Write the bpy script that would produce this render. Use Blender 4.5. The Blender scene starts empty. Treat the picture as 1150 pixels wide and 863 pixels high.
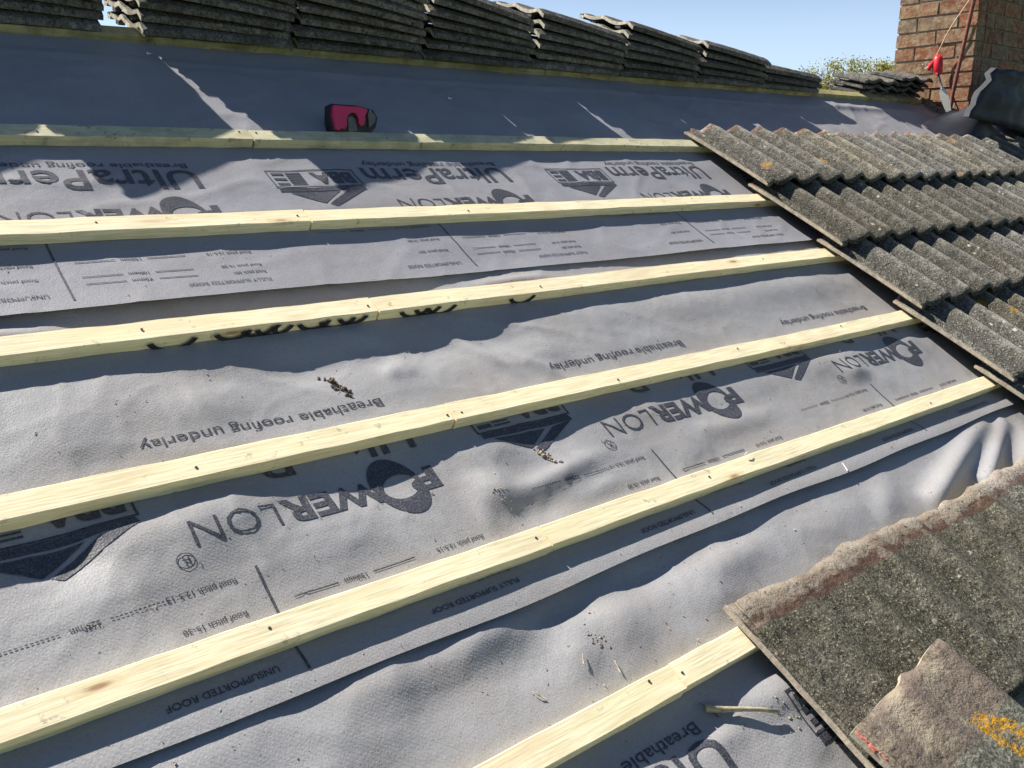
import bpy, bmesh, math, random
from math import sin, cos, pi, exp, radians, sqrt
from mathutils import Vector, Matrix, noise
random.seed(7)
SC = bpy.context.scene
COL = SC.collection

# ------------------------------------------------------------------ frames
PITCH = radians(31.5)
H_CAM = 1.10
Uc = Vector((0.77100317, 0.15480651, -0.61772895))
Vc = Vector((-0.54419076, 0.6639815, -0.51282062))
Nc = Vector((0.33077263, 0.73154871, 0.59617611))
# roof frame (u along the ridge, v up the slope, n out of the roof) -> world
M = Matrix(((1, 0, 0, 0), (0, cos(PITCH), -sin(PITCH), 0), (0, sin(PITCH), cos(PITCH), 4.6), (0, 0, 0, 1)))
def W(u, v, n=0.0): return M @ Vector((u, v, n))
RIDGE_V = 2.465

# ------------------------------------------------------------------ helpers
def tag(o, label=None, cat=None, group=None, kind=None):
    if label: o['label'] = label
    if cat: o['category'] = cat
    if group: o['group'] = group
    if kind: o['kind'] = kind
    return o
def link(o, parent=None, mat=None):
    COL.objects.link(o)
    if parent: o.parent = parent
    if mat is not None: o.matrix_world = mat
    return o
def mesh_obj(name, bm, mats, parent=None, mat=None, smooth=False):
    me = bpy.data.meshes.new(name)
    bm.to_mesh(me); bm.free()
    for m in (mats if isinstance(mats, (list, tuple)) else [mats]): me.materials.append(m)
    if smooth:
        for p in me.polygons: p.use_smooth = True
    o = bpy.data.objects.new(name, me)
    COL.objects.link(o)
    if parent: o.parent = parent
    if mat is not None: o.matrix_local = mat
    return o
def empty(name, mat):
    o = bpy.data.objects.new(name, None); COL.objects.link(o)
    o.empty_display_size = 0.05
    o.matrix_local = mat
    return o
def box(bm, x0, x1, y0, y1, z0, z1, mi=0, jit=0.0):
    vs = []
    for x in (x0, x1):
        for y in (y0, y1):
            for z in (z0, z1):
                vs.append(bm.verts.new((x + random.uniform(-jit, jit), y + random.uniform(-jit, jit), z + random.uniform(-jit, jit))))
    for f in ((0, 1, 3, 2), (4, 6, 7, 5), (0, 4, 5, 1), (2, 3, 7, 6), (0, 2, 6, 4), (1, 5, 7, 3)):
        fa = bm.faces.new([vs[i] for i in f]); fa.material_index = mi
    return vs
def tube(bm, pts, rad, seg=10, mi=0):
    pts = [Vector(p) for p in pts]
    rads = rad if isinstance(rad, (list, tuple)) else [rad] * len(pts)
    rings = []
    for i, p in enumerate(pts):
        d = (pts[min(i + 1, len(pts) - 1)] - pts[max(i - 1, 0)]).normalized()
        a = d.cross(Vector((0.3, 0.2, 1))).normalized(); b = d.cross(a)
        rings.append([bm.verts.new(p + (a * cos(2 * pi * k / seg) + b * sin(2 * pi * k / seg)) * rads[i]) for k in range(seg)])
    for i in range(len(rings) - 1):
        for k in range(seg):
            f = bm.faces.new((rings[i][k], rings[i][(k + 1) % seg], rings[i + 1][(k + 1) % seg], rings[i + 1][k]))
            f.material_index = mi; f.smooth = True
    for r in (rings[0], rings[-1]):
        f = bm.faces.new(r); f.material_index = mi
def fbm(x, y, z=0.0, o=3):
    s = 0; a = 1
    for i in range(o):
        s += a * noise.noise(Vector((x, y, z))); x *= 2.1; y *= 2.1; z += 3.7; a *= .5
    return s

# ------------------------------------------------------------------ materials
def new_mat(name):
    m = bpy.data.materials.new(name); m.use_nodes = True
    nt = m.node_tree
    return m, nt, nt.nodes['Principled BSDF']
def N(nt, t, **kw):
    n = nt.nodes.new(t)
    for k, v in kw.items():
        if k in n.inputs: n.inputs[k].default_value = v
        else: setattr(n, k, v)
    return n
def L(nt, a, b): nt.links.new(a, b)
def coords(nt, kind='Object', scale=(1, 1, 1), rnd=False):
    tc = N(nt, 'ShaderNodeTexCoord'); mp = N(nt, 'ShaderNodeMapping')
    mp.inputs['Scale'].default_value = scale
    L(nt, tc.outputs[kind], mp.inputs['Vector'])
    if rnd:
        oi = N(nt, 'ShaderNodeObjectInfo'); mu = N(nt, 'ShaderNodeMath', operation='MULTIPLY'); mu.inputs[1].default_value = 37.0
        L(nt, oi.outputs['Random'], mu.inputs[0])
        cx = N(nt, 'ShaderNodeCombineXYZ')
        for k in range(3): L(nt, mu.outputs[0], cx.inputs[k])
        L(nt, cx.outputs[0], mp.inputs['Location'])
    return mp.outputs['Vector']
def noise_n(nt, vec, scale, detail=5, rough=.55):
    n = N(nt, 'ShaderNodeTexNoise'); n.inputs['Scale'].default_value = scale
    n.inputs['Detail'].default_value = detail; n.inputs['Roughness'].default_value = rough
    L(nt, vec, n.inputs['Vector']); return n.outputs['Fac']
def ramp(nt, fac, stops):
    r = N(nt, 'ShaderNodeValToRGB'); e = r.color_ramp.elements
    while len(e) < len(stops): e.new(0.5)
    for i, (p, c) in enumerate(stops):
        e[i].position = p; e[i].color = (c[0], c[1], c[2], 1) if not isinstance(c, (int, float)) else (c, c, c, 1)
    L(nt, fac, r.inputs['Fac']); return r.outputs['Color']
def mix(nt, fac, a, b, mode='MIX'):
    m = N(nt, 'ShaderNodeMixRGB', blend_type=mode)
    for s, v in ((0, fac), (1, a), (2, b)):
        if isinstance(v, (int, float)): m.inputs[s].default_value = v
        elif isinstance(v, tuple): m.inputs[s].default_value = (v[0], v[1], v[2], 1)
        else: L(nt, v, m.inputs[s])
    return m.outputs['Color']
def math_n(nt, op, a, b=0.0):
    m = N(nt, 'ShaderNodeMath', operation=op)
    for s, v in ((0, a), (1, b)):
        if isinstance(v, (int, float)): m.inputs[s].default_value = v
        else: L(nt, v, m.inputs[s])
    return m.outputs[0]
def bump(nt, bs, h, strength=.5, dist=.002, prev=None):
    b = N(nt, 'ShaderNodeBump'); b.inputs['Strength'].default_value = strength; b.inputs['Distance'].default_value = dist
    L(nt, h, b.inputs['Height'])
    if prev is not None: L(nt, prev, b.inputs['Normal'])
    L(nt, b.outputs['Normal'], bs.inputs['Normal']); return b.outputs['Normal']

def m_underlay(name, base, dust=1.0, rough=.55):
    m, nt, bs = new_mat(name)
    v = coords(nt)
    c = mix(nt, ramp(nt, noise_n(nt, v, 5, 4), [(.3, 0), (.7, 1)]), tuple(x * .90 for x in base), tuple(x * 1.08 for x in base))
    c = mix(nt, ramp(nt, noise_n(nt, v, 170, 2, .7), [(.42, 0), (.62, .30)]), c, tuple(x * .72 for x in base))
    c = mix(nt, ramp(nt, noise_n(nt, v, 3.4, 5, .65), [(.46, 0), (.72, .38 * min(1, dust))]), c, (.30, .255, .215))
    # brown roof dust, in patches
    patch = ramp(nt, noise_n(nt, v, 2.6, 4), [(.48, 0), (.66, 1)])
    fine = ramp(nt, noise_n(nt, v, 260, 2, .8), [(.5, 0), (.62, 1)])
    k = math_n(nt, 'MULTIPLY', math_n(nt, 'MULTIPLY', patch, fine), .45 * dust)
    c = mix(nt, k, c, (.30, .235, .165))
    # isolated dark crumbs
    vo = N(nt, 'ShaderNodeTexVoronoi'); vo.inputs['Scale'].default_value = 38; L(nt, v, vo.inputs['Vector'])
    sp = ramp(nt, vo.outputs['Distance'], [(.045, 1), (.085, 0)])
    sel = ramp(nt, noise_n(nt, v, 7, 2), [(.5, 0), (.56, 1)])
    c = mix(nt, math_n(nt, 'MULTIPLY', math_n(nt, 'MULTIPLY', sp, sel), .7 * dust), c, (.07, .055, .045))
    L(nt, c, bs.inputs['Base Color'])
    bs.inputs['Roughness'].default_value = rough
    bs.inputs['Specular IOR Level'].default_value = .35
    n1 = bump(nt, bs, noise_n(nt, v, 330, 2, .6), .5, .0012)
    n2 = bump(nt, bs, noise_n(nt, v, 24, 4), .35, .004, n1)
    wv = N(nt, 'ShaderNodeTexWave', bands_direction='DIAGONAL'); wv.inputs['Scale'].default_value = 70; wv.inputs['Distortion'].default_value = 1.5
    L(nt, v, wv.inputs['Vector']); bump(nt, bs, wv.outputs['Fac'], .12, .001, n2)
    return m
M_UND = m_underlay('underlay_fabric', (.325, .323, .330))
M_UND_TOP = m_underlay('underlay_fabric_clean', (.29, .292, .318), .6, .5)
def m_ink():
    m, nt, bs = new_mat('printed_ink'); v = coords(nt)
    c = mix(nt, ramp(nt, noise_n(nt, v, 300, 3, .8), [(.44, 0), (.68, .75)]), (.030, .033, .045), (.16, .16, .18))
    L(nt, c, bs.inputs['Base Color']); bs.inputs['Roughness'].default_value = .5
    bump(nt, bs, noise_n(nt, v, 330, 2, .6), .5, .0012)
    return m
M_INK = m_ink()

def m_wood(name, light, dark, dirt=0.0, tint=(.30, .31, .22)):
    m, nt, bs = new_mat(name)
    v = coords(nt, 'Object', (1.2, 22, 22), True)
    v2 = coords(nt, 'Object', (1, 1, 1), True)
    g = noise_n(nt, v, 9, 6, .6)
    c = mix(nt, ramp(nt, g, [(.36, 0), (.60, 1)]), dark, light)
    c = mix(nt, ramp(nt, noise_n(nt, coords(nt, 'Object', (2.5, 60, 60), True), 6, 4, .7), [(.52, 0), (.66, .5)]), c, tuple(x * .62 for x in dark))
    c = mix(nt, ramp(nt, noise_n(nt, coords(nt, 'Object', (1.5, 7, 7), True), 2.2, 4, .6), [(.50, 0), (.68, .45)]), c, (.80, .60, .36))
    c = mix(nt, ramp(nt, noise_n(nt, v2, 3, 3), [(.4, 0), (.7, .35)]), c, tuple(a * b for a, b in zip(light, (.92, .98, .80))))
    # knots
    v3 = coords(nt, 'Object', (2.6, 9, 9), True)
    vo = N(nt, 'ShaderNodeTexVoronoi'); vo.inputs['Scale'].default_value = 1.6; L(nt, v3, vo.inputs['Vector'])
    kn = ramp(nt, vo.outputs['Distance'], [(.04, 1), (.10, 0)])
    c = mix(nt, math_n(nt, 'MULTIPLY', kn, .85), c, (.34, .16, .07))
    ring = ramp(nt, vo.outputs['Distance'], [(.07, 0), (.11, .35), (.17, 0)])
    c = mix(nt, ring, c, (.62, .40, .18))
    if dirt:
        d = ramp(nt, noise_n(nt, v2, 12, 5, .65), [(.45, 0), (.62, 1)])
        c = mix(nt, math_n(nt, 'MULTIPLY', d, dirt), c, tint)
        d2 = ramp(nt, noise_n(nt, v2, 30, 4, .7), [(.60, 0), (.68, 1)])
        c = mix(nt, math_n(nt, 'MULTIPLY', d2, dirt), c, (.09, .065, .05))
    c = mix(nt, ramp(nt, noise_n(nt, v2, 34, 4, .7), [(.62, 0), (.70, .55)]), c, (.30, .25, .17))
    L(nt, c, bs.inputs['Base Color']); bs.inputs['Roughness'].default_value = .65
    bs.inputs['Specular IOR Level'].default_value = .25
    bump(nt, bs, g, .35, .0015)
    return m
M_WOOD = m_wood('new_pine', (.95, .86, .60), (.80, .67, .42))
M_WOOD_DIRTY = m_wood('dirty_pine', (.62, .58, .40), (.50, .47, .31), .6)
M_WOOD_DARK = m_wood('dark_pine', (.46, .40, .20), (.32, .28, .14), .7, (.16, .14, .08))  # darker than the new pine, with dark blotches

def m_tile(name, base, bright, moss=.6, speck=1.0, lichen=.6, band=True, boff=0.0, dark_stain=.75, crest=0.0):
    m, nt, bs = new_mat(name)
    v = coords(nt, 'Object', (1, 1, 1), True)
    vr = coords(nt, 'Object')
    oi = N(nt, 'ShaderNodeObjectInfo')
    c = mix(nt, ramp(nt, noise_n(nt, v, 45, 6, .7), [(.36, 0), (.64, 1)]), base, bright)
    c = mix(nt, ramp(nt, noise_n(nt, v, 8, 5), [(.40, 0), (.62, moss)]), c, tuple(a * b for a, b in zip(base, (.72, .74, .55))))
    c = mix(nt, ramp(nt, noise_n(nt, v, 130, 3, .8), [(.50, 0), (.60, dark_stain)]), c, tuple(a * .28 for a in base))
    c = mix(nt, ramp(nt, noise_n(nt, v, 24, 4, .75), [(.34, .55), (.48, 0)]), c, tuple(a * .45 for a in base))
    c = mix(nt, ramp(nt, noise_n(nt, v, 31, 4, .7), [(.54, 0), (.66, .55)]), c, tuple(min(1, a * 1.25) for a in bright))
    c = mix(nt, ramp(nt, noise_n(nt, v, 62, 3, .75), [(.57, 0), (.64, .85)]), c, tuple(a * .22 for a in base))
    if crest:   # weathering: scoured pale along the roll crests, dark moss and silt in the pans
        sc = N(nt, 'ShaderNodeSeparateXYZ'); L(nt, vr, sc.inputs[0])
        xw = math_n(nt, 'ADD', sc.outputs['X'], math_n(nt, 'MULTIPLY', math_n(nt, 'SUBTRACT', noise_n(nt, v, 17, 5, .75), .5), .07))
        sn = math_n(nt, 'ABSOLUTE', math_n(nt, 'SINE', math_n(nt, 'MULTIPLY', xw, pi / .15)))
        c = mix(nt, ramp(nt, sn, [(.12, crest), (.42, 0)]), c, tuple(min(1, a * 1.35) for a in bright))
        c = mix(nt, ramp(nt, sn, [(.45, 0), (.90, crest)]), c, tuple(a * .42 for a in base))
    # pale grit and lichen flecks
    c = mix(nt, math_n(nt, 'MULTIPLY', ramp(nt, noise_n(nt, v, 210, 2, .8), [(.58, 0), (.66, 1)]), .75 * speck), c, (.46, .43, .34))
    vo = N(nt, 'ShaderNodeTexVoronoi'); vo.inputs['Scale'].default_value = 26; L(nt, v, vo.inputs['Vector'])
    wob = math_n(nt, 'ADD', vo.outputs['Distance'], math_n(nt, 'MULTIPLY', noise_n(nt, v, 90, 3, .7), .5))
    sel = ramp(nt, noise_n(nt, v, 11, 3), [(.54, 0), (.60, 1)])
    c = mix(nt, math_n(nt, 'MULTIPLY', math_n(nt, 'MULTIPLY', ramp(nt, wob, [(.36, 1), (.42, 0)]), sel), .8 * speck), c, (.56, .54, .44))
    # orange lichen rosettes
    vo2 = N(nt, 'ShaderNodeTexVoronoi'); vo2.inputs['Scale'].default_value = 7; L(nt, v, vo2.inputs['Vector'])
    wob2 = math_n(nt, 'ADD', vo2.outputs['Distance'], math_n(nt, 'MULTIPLY', noise_n(nt, v, 70, 4, .8), .4))
    sel2 = ramp(nt, noise_n(nt, v, 2.4, 2), [(.55, 0), (.60, 1)])
    c = mix(nt, math_n(nt, 'MULTIPLY', math_n(nt, 'MULTIPLY', ramp(nt, wob2, [(.33, 1), (.38, 0)]), sel2), lichen), c, (.50, .27, .05))
    if band:  # the head of a tile, once covered by the course above: bare reddish brown with pale scale
        sx = N(nt, 'ShaderNodeSeparateXYZ'); L(nt, vr, sx.inputs[0])
        y = math_n(nt, 'ADD', math_n(nt, 'SUBTRACT', sx.outputs['Y'], boff), math_n(nt, 'MULTIPLY', math_n(nt, 'SUBTRACT', noise_n(nt, v, 22, 5, .7), .5), .05))
        msk = ramp(nt, math_n(nt, 'MULTIPLY', y, -1.0), [(.052, 1), (.060, 0)])
        yy = math_n(nt, 'ADD', math_n(nt, 'MULTIPLY', math_n(nt, 'SUBTRACT', sx.outputs['Y'], boff), -1.0), math_n(nt, 'MULTIPLY', math_n(nt, 'SUBTRACT', noise_n(nt, v, 30, 5, .75), .5), .07))
        crust_m = ramp(nt, yy, [(.030, 1), (.040, 0)])
        hc = mix(nt, crust_m, (.12, .078, .060), mix(nt, ramp(nt, noise_n(nt, v, 17, 5, .6), [(.38, 0), (.60, 1)]), (.24, .195, .155), (.34, .305, .25)))
        hc = mix(nt, ramp(nt, noise_n(nt, v, 21, 5, .6), [(.54, 0), (.62, .7)]), hc, (.30, .255, .21))
        hc = mix(nt, ramp(nt, noise_n(nt, v, 75, 4, .7), [(.58, 0), (.66, .9)]), hc, (.06, .045, .04))
        c = mix(nt, msk, c, hc)
    var = N(nt, 'ShaderNodeHueSaturation'); L(nt, c, var.inputs['Color'])
    L(nt, math_n(nt, 'ADD', math_n(nt, 'MULTIPLY', oi.outputs['Random'], .5), .74), var.inputs['Value'])
    L(nt, math_n(nt, 'ADD', math_n(nt, 'MULTIPLY', math_n(nt, 'FRACT', math_n(nt, 'MULTIPLY', oi.outputs['Random'], 7.0)), .6), .7), var.inputs['Saturation'])
    L(nt, var.outputs['Color'], bs.inputs['Base Color'])
    bs.inputs['Roughness'].default_value = .95; bs.inputs['Specular IOR Level'].default_value = .15
    n1 = bump(nt, bs, noise_n(nt, v, 150, 4, .8), .9, .003)
    n2 = bump(nt, bs, noise_n(nt, v, 26, 5, .65), .75, .010, n1)
    bump(nt, bs, noise_n(nt, v, 62, 3, .75), .7, .005, n2)
    return m
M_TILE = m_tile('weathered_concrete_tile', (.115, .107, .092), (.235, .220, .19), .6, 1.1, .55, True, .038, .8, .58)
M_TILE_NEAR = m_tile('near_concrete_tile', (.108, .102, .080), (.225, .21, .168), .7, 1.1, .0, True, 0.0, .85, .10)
M_TILE_STACK = m_tile('stacked_concrete_tile', (.100, .095, .088), (.235, .225, .21), .5, .3, .0, False)
M_TILE_LOOSE = m_tile('loose_concrete_tile', (.145, .125, .10), (.26, .225, .185), .4, .8, .0, False, 0, .6)
def lichen_on(m, cx, cy, rx, ry):
    nt = m.node_tree; bs = nt.nodes['Principled BSDF']; old = bs.inputs['Base Color'].links[0].from_socket
    v = coords(nt); sx = N(nt, 'ShaderNodeSeparateXYZ'); L(nt, v, sx.inputs[0])
    sh = math_n(nt, 'MULTIPLY', math_n(nt, 'ADD', sx.outputs['Y'], -cy), -.35)
    dx = math_n(nt, 'DIVIDE', math_n(nt, 'SUBTRACT', math_n(nt, 'SUBTRACT', sx.outputs['X'], cx), sh), rx)
    dy = math_n(nt, 'DIVIDE', math_n(nt, 'SUBTRACT', sx.outputs['Y'], cy), ry)
    d = math_n(nt, 'SQRT', math_n(nt, 'ADD', math_n(nt, 'MULTIPLY', dx, dx), math_n(nt, 'MULTIPLY', dy, dy)))
    d = math_n(nt, 'ADD', d, math_n(nt, 'MULTIPLY', math_n(nt, 'SUBTRACT', noise_n(nt, v, 45, 4, .7), .5), 1.5))
    body = ramp(nt, d, [(.25, .25), (.55, 1), (.95, 1), (1.05, 0)])
    fl = ramp(nt, noise_n(nt, v, 120, 3, .75), [(.44, 0), (.50, 1)])
    col = mix(nt, ramp(nt, noise_n(nt, v, 160, 3, .7), [(.4, 0), (.6, 1)]), (.60, .30, .015), (.26, .15, .03))
    band = ramp(nt, math_n(nt, 'MULTIPLY', sx.outputs['Y'], -1.0), [(.02, 1), (.26, 0)])
    base = mix(nt, math_n(nt, 'MULTIPLY', ramp(nt, noise_n(nt, v, 9, 4, .6), [(.42, 0), (.56, .8)]), band), old, (.20, .155, .13))
    base = mix(nt, ramp(nt, noise_n(nt, v, 13, 5, .6), [(.56, 0), (.66, .7)]), base, (.34, .295, .215))
    low = ramp(nt, math_n(nt, 'ADD', math_n(nt, 'MULTIPLY', sx.outputs['Y'], -1.0), math_n(nt, 'MULTIPLY', math_n(nt, 'SUBTRACT', noise_n(nt, v, 18, 4, .7), .5), .06)), [(.125, 0), (.145, 1)])
    grn = mix(nt, ramp(nt, noise_n(nt, v, 90, 3, .75), [(.42, 0), (.60, 1)]), (.085, .085, .065), (.24, .235, .19))
    base = mix(nt, low, base, grn)
    base = mix(nt, ramp(nt, noise_n(nt, v, 40, 4, .75), [(.62, 0), (.68, .85)]), base, (.05, .04, .035))
    out = mix(nt, math_n(nt, 'MULTIPLY', body, fl), base, col)
    L(nt, out, bs.inputs['Base Color'])
def m_simple(name, base, rough=.6, sc=30, var=.25, bstr=.3, metal=0.0, spec=.4, bd=.002):
    m, nt, bs = new_mat(name); v = coords(nt)
    c = mix(nt, ramp(nt, noise_n(nt, v, sc, 5), [(.3, 0), (.7, 1)]), tuple(x * (1 - var) for x in base), tuple(min(1, x * (1 + var)) for x in base))
    L(nt, c, bs.inputs['Base Color']); bs.inputs['Roughness'].default_value = rough; bs.inputs['Metallic'].default_value = metal
    bs.inputs['Specular IOR Level'].default_value = spec
    bump(nt, bs, noise_n(nt, v, sc * 2, 4), bstr, bd)
    return m
M_TILE_END = m_simple('sunlit_tile_end', (.42, .385, .31), .95, 60, .3, .6)  # sun on the left ends of the stacks, put into the colour
M_TILE_HEAD = m_simple('bare_tile_edge', (.36, .31, .25), .95, 60, .3, .6)
M_MORTAR_PALE = m_simple('pale_mortar', (.62, .58, .50), .95, 60, .2, .6)
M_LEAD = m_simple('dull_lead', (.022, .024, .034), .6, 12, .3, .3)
M_NAIL = m_simple('nail_head', (.10, .085, .075), .5, 50, .2, .1, .6)
M_PINK = m_simple('pink_plastic', (.42, .022, .10), .4, 40, .1, .1)
M_BLACK = m_simple('black_rubber', (.022, .022, .026), .6, 40, .2, .2)
M_GREY_PL = m_simple('grey_plastic', (.10, .11, .13), .5, 40, .2, .1)
M_RED = m_simple('red_plastic', (.62, .02, .03), .4, 40, .1, .1)
M_STEEL = m_simple('worn_steel', (.72, .69, .60), .5, 60, .15, .1)
M_RUST = m_simple('rusty_red_steel', (.20, .065, .045), .7, 60, .35, .4)
M_CORD = m_simple('pale_cord', (.62, .42, .30), .8, 100, .2, .2)
M_STICK = m_simple('dry_twig', (.36, .32, .22), .9, 80, .3, .4)
M_MOSS = m_simple('brown_moss', (.11, .075, .045), .95, 150, .5, .6)
M_CRUMB = m_simple('mortar_crumbs', (.32, .26, .20), .95, 150, .5, .6)
M_PAPER = m_simple('white_scrap', (.75, .76, .80), .7, 40, .05, .1)
M_GRASS = m_simple('meadow', (.07, .10, .035), .95, .3, .4, .2)
M_WALL = m_simple('brown_brick_wall', (.30, .17, .11), .9, 4, .25, .3)
def m_lichen():
    m, nt, bs = new_mat('orange_lichen'); v = coords(nt)
    c = mix(nt, ramp(nt, noise_n(nt, v, 120, 4, .7), [(.4, 0), (.6, 1)]), (.62, .30, .02), (.38, .22, .04))
    L(nt, c, bs.inputs['Base Color']); bs.inputs['Roughness'].default_value = .95
    bump(nt, bs, noise_n(nt, v, 220, 3), .8, .003); return m
def m_brick():
    m, nt, bs = new_mat('old_red_brick'); v = coords(nt)
    at = N(nt, 'ShaderNodeAttribute', attribute_name='brick')
    c = ramp(nt, at.outputs['Fac'], [(0, (.15, .055, .034)), (.35, (.30, .11, .055)), (.65, (.25, .13, .075)), (1, (.17, .125, .085))])
    c = mix(nt, ramp(nt, noise_n(nt, v, 22, 5, .7), [(.42, 0), (.62, .6)]), c, (.40, .33, .22))
    c = mix(nt, ramp(nt, noise_n(nt, v, 50, 4, .7), [(.52, 0), (.64, .7)]), c, (.11, .075, .055))
    L(nt, c, bs.inputs['Base Color']); bs.inputs['Roughness'].default_value = .95; bs.inputs['Specular IOR Level'].default_value = .15
    bump(nt, bs, noise_n(nt, v, 60, 5, .7), .8, .006); return m
M_BRICK = m_brick()
M_JOINT = m_simple('grey_mortar_joint', (.22, .19, .15), .95, 60, .3, .6)
def m_leaf(name, a, b):
    m, nt, bs = new_mat(name)
    at = N(nt, 'ShaderNodeAttribute', attribute_name='leaf')
    L(nt, mix(nt, at.outputs['Fac'], a, b), bs.inputs['Base Color']); bs.inputs['Roughness'].default_value = .6
    bs.inputs['Transmission Weight'].default_value = 0
    tr = N(nt, 'ShaderNodeBsdfTranslucent'); L(nt, mix(nt, at.outputs['Fac'], a, b), tr.inputs['Color'])
    ms = N(nt, 'ShaderNodeMixShader'); ms.inputs[0].default_value = .4
    L(nt, bs.outputs[0], ms.inputs[1]); L(nt, tr.outputs[0], ms.inputs[2])
    L(nt, ms.outputs[0], nt.nodes['Material Output'].inputs['Surface'])
    return m
M_LEAF = m_leaf('spring_leaves', (.20, .20, .035), (.40, .36, .07))
M_BARK = m_simple('bark', (.14, .10, .07), .95, 12, .3, .5)

# ------------------------------------------------------------------ sun direction (roof frame -> world)
S_ROOF = Vector((-0.31, 1.0, 0.37)).normalized()
S_W = (M.to_3x3() @ S_ROOF).normalized()
elev = math.asin(S_W.z); 

# ------------------------------------------------------------------ underlay height fields
BATTENS = [(1.866, 1.914), (1.515, 1.563), (1.190, 1.238), (.862, .908), (.555, .596), (.246, .291), (-.085, -.037)]
def pin(v, w=.016):
    d = min((max(a - v, v - b, 0.0) for a, b in BATTENS))
    return 1 - exp(-(d / w) ** 2)
# each: u, v, height, size along, size across, turn (radians)
def bumps(u, v, lst):
    s = 0.0
    for (a, b, h, su, sv, r) in lst:
        du = u - a; dv = v - b
        if abs(du) > .45 or abs(dv) > .3: continue
        x = du * cos(r) + dv * sin(r); y = -du * sin(r) + dv * cos(r)
        s += .82 * h * exp(-(x / su) ** 2 - (y / sv) ** 2)
    return s
MID = [(.26, 1.10, .006, .10, .05, 0), (.40, 1.10, .003, .08, .05, 0), (.56, 1.10, -.006, .08, .05, 0), (.72, 1.09, -.015, .10, .05, 0), (.86, 1.10, -.004, .06, .04, 0),
       (.98, 1.09, -.013, .12, .05, 0), (1.18, 1.09, -.010, .10, .05, 0), (1.55, 1.10, .005, .14, .05, 0), (1.85, 1.10, .010, .2, .06, 0), (2.35, 1.10, .013, .25, .06, 0),
       (.93, 1.055, .007, .035, .03, .8), (.90, 1.04, .006, .015, .015, 0), (1.13, 1.05, .011, .018, .075, .55), (1.235, .985, .010, .02, .07, .6), (1.30, 1.03, .007, .03, .08, .5),
       (.30, 1.02, .010, .10, .06, .3), (.52, 1.03, .009, .09, .05, 0), (1.6, 1.0, .006, .15, .05, 0),
       (.15, .79, -.006, .10, .05, 0), (.24, .80, -.009, .05, .04, 0), (.32, .80, .008, .05, .04, 0), (.44, .80, .014, .10, .05, 0), (.60, .80, -.004, .06, .04, 0), (.74, .79, -.009, .08, .05, 0),
       (.90, .80, .002, .05, .04, 0), (.99, .80, .008, .06, .04, 0), (1.13, .79, -.010, .08, .04, 0), (1.40, .80, .003, .12, .04, 0), (1.75, .80, .006, .15, .05, 0), (2.15, .80, .013, .18, .05, 0), (2.55, .80, .008, .1, .05, 0),
       (.925, .705, .020, .045, .045, .5), (.88, .655, .006, .02, .03, 0), (1.08, .70, .013, .11, .022, .15), (1.0, .64, -.008, .05, .03, 0), (1.16, .645, .006, .05, .02, 0), (2.19, .745, .014, .055, .03, 0), (2.27, .70, .006, .04, .04, 0),
       (.33, .73, .008, .12, .05, .2), (.60, .70, .006, .15, .05, 0), (1.62, .70, .008, .16, .03, 0), (1.43, .665, .005, .05, .03, .3),
       (.25, 1.262, .010, .10, .02, 0), (1.35, 1.262, .012, .12, .02, 0), (.7, 1.27, -.012, .25, .04, 0), (1.0, 1.27, -.010, .2, .04, 0), (1.9, 1.27, -.004, .3, .04, 0)]
LOW = [(.05, .43, .008, .15, .06, 0), (.30, .44, .010, .14, .05, 0), (.55, .455, .010, .08, .04, .2), (.62, .40, -.006, .05, .04, 0), (.72, .455, .010, .10, .028, .15), (.78, .40, -.010, .07, .04, 0),
       (.90, .45, -.013, .07, .03, 0), (1.10, .455, -.013, .12, .035, 0), (1.35, .46, -.008, .10, .03, 0),
       (.98, .39, .014, .05, .05, .4), (.87, .37, .010, .03, .035, 0), (1.27, .41, .013, .12, .04, .1), (1.20, .36, .008, .06, .03, 0), (1.62, .40, .010, .14, .05, 0), (.42, .36, .010, .08, .05, .4), (.50, .33, -.005, .05, .03, 0),
       (1.85, .38, .008, .08, .06, 0),
       (.72, .16, -.006, .08, .05, 0), (.98, .20, -.014, .10, .045, 0), (1.16, .17, .016, .10, .035, -.2), (1.00, .165, .010, .04, .025, 0), (.84, .19, .004, .05, .03, 0), (1.15, .10, .008, .06, .04, 0), (.80, .12, .012, .08, .04, .2)]
def wrinkle(u, v, a=1.0):
    s = fbm(u * 3.1, v * 5.0, 1.3, 2) * .0036 + fbm(u * 9 + 4, v * 11, 5.1, 2) * .0009
    r = 1 - abs(noise.noise(Vector((u * 4.2 + v * 3.0, v * 2.6 - u * 1.2, 9.2))))
    s += (r ** 9) * .0030 - .001
    r2 = 1 - abs(noise.noise(Vector((u * 9.5 - v * 7.0, v * 8.0 + u * 3.2, 3.2)))); s += (r2 ** 18) * .0014
    r3 = 1 - abs(noise.noise(Vector((u * 5.0, v * 17.0 + u * 4, 6.2)))); s += (r3 ** 20) * .0008
    return s * a * (1.0 if u < 1.3 else max(.45, 1 - (u - 1.3) * .9))
def lap_edge(u, which):
    if which == 'top': return 1.305 + .004 * sin(u * 1.7 + .5) + .0015 * sin(u * 9) - .006 * exp(-((u - .1) / .3) ** 2)
    return .481 + .007 * (u / 2.6) + .004 * sin(u * 5 + 1) * exp(-((u - 1.2) / 1.1) ** 2) + .002 * sin(u * 13)
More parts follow.
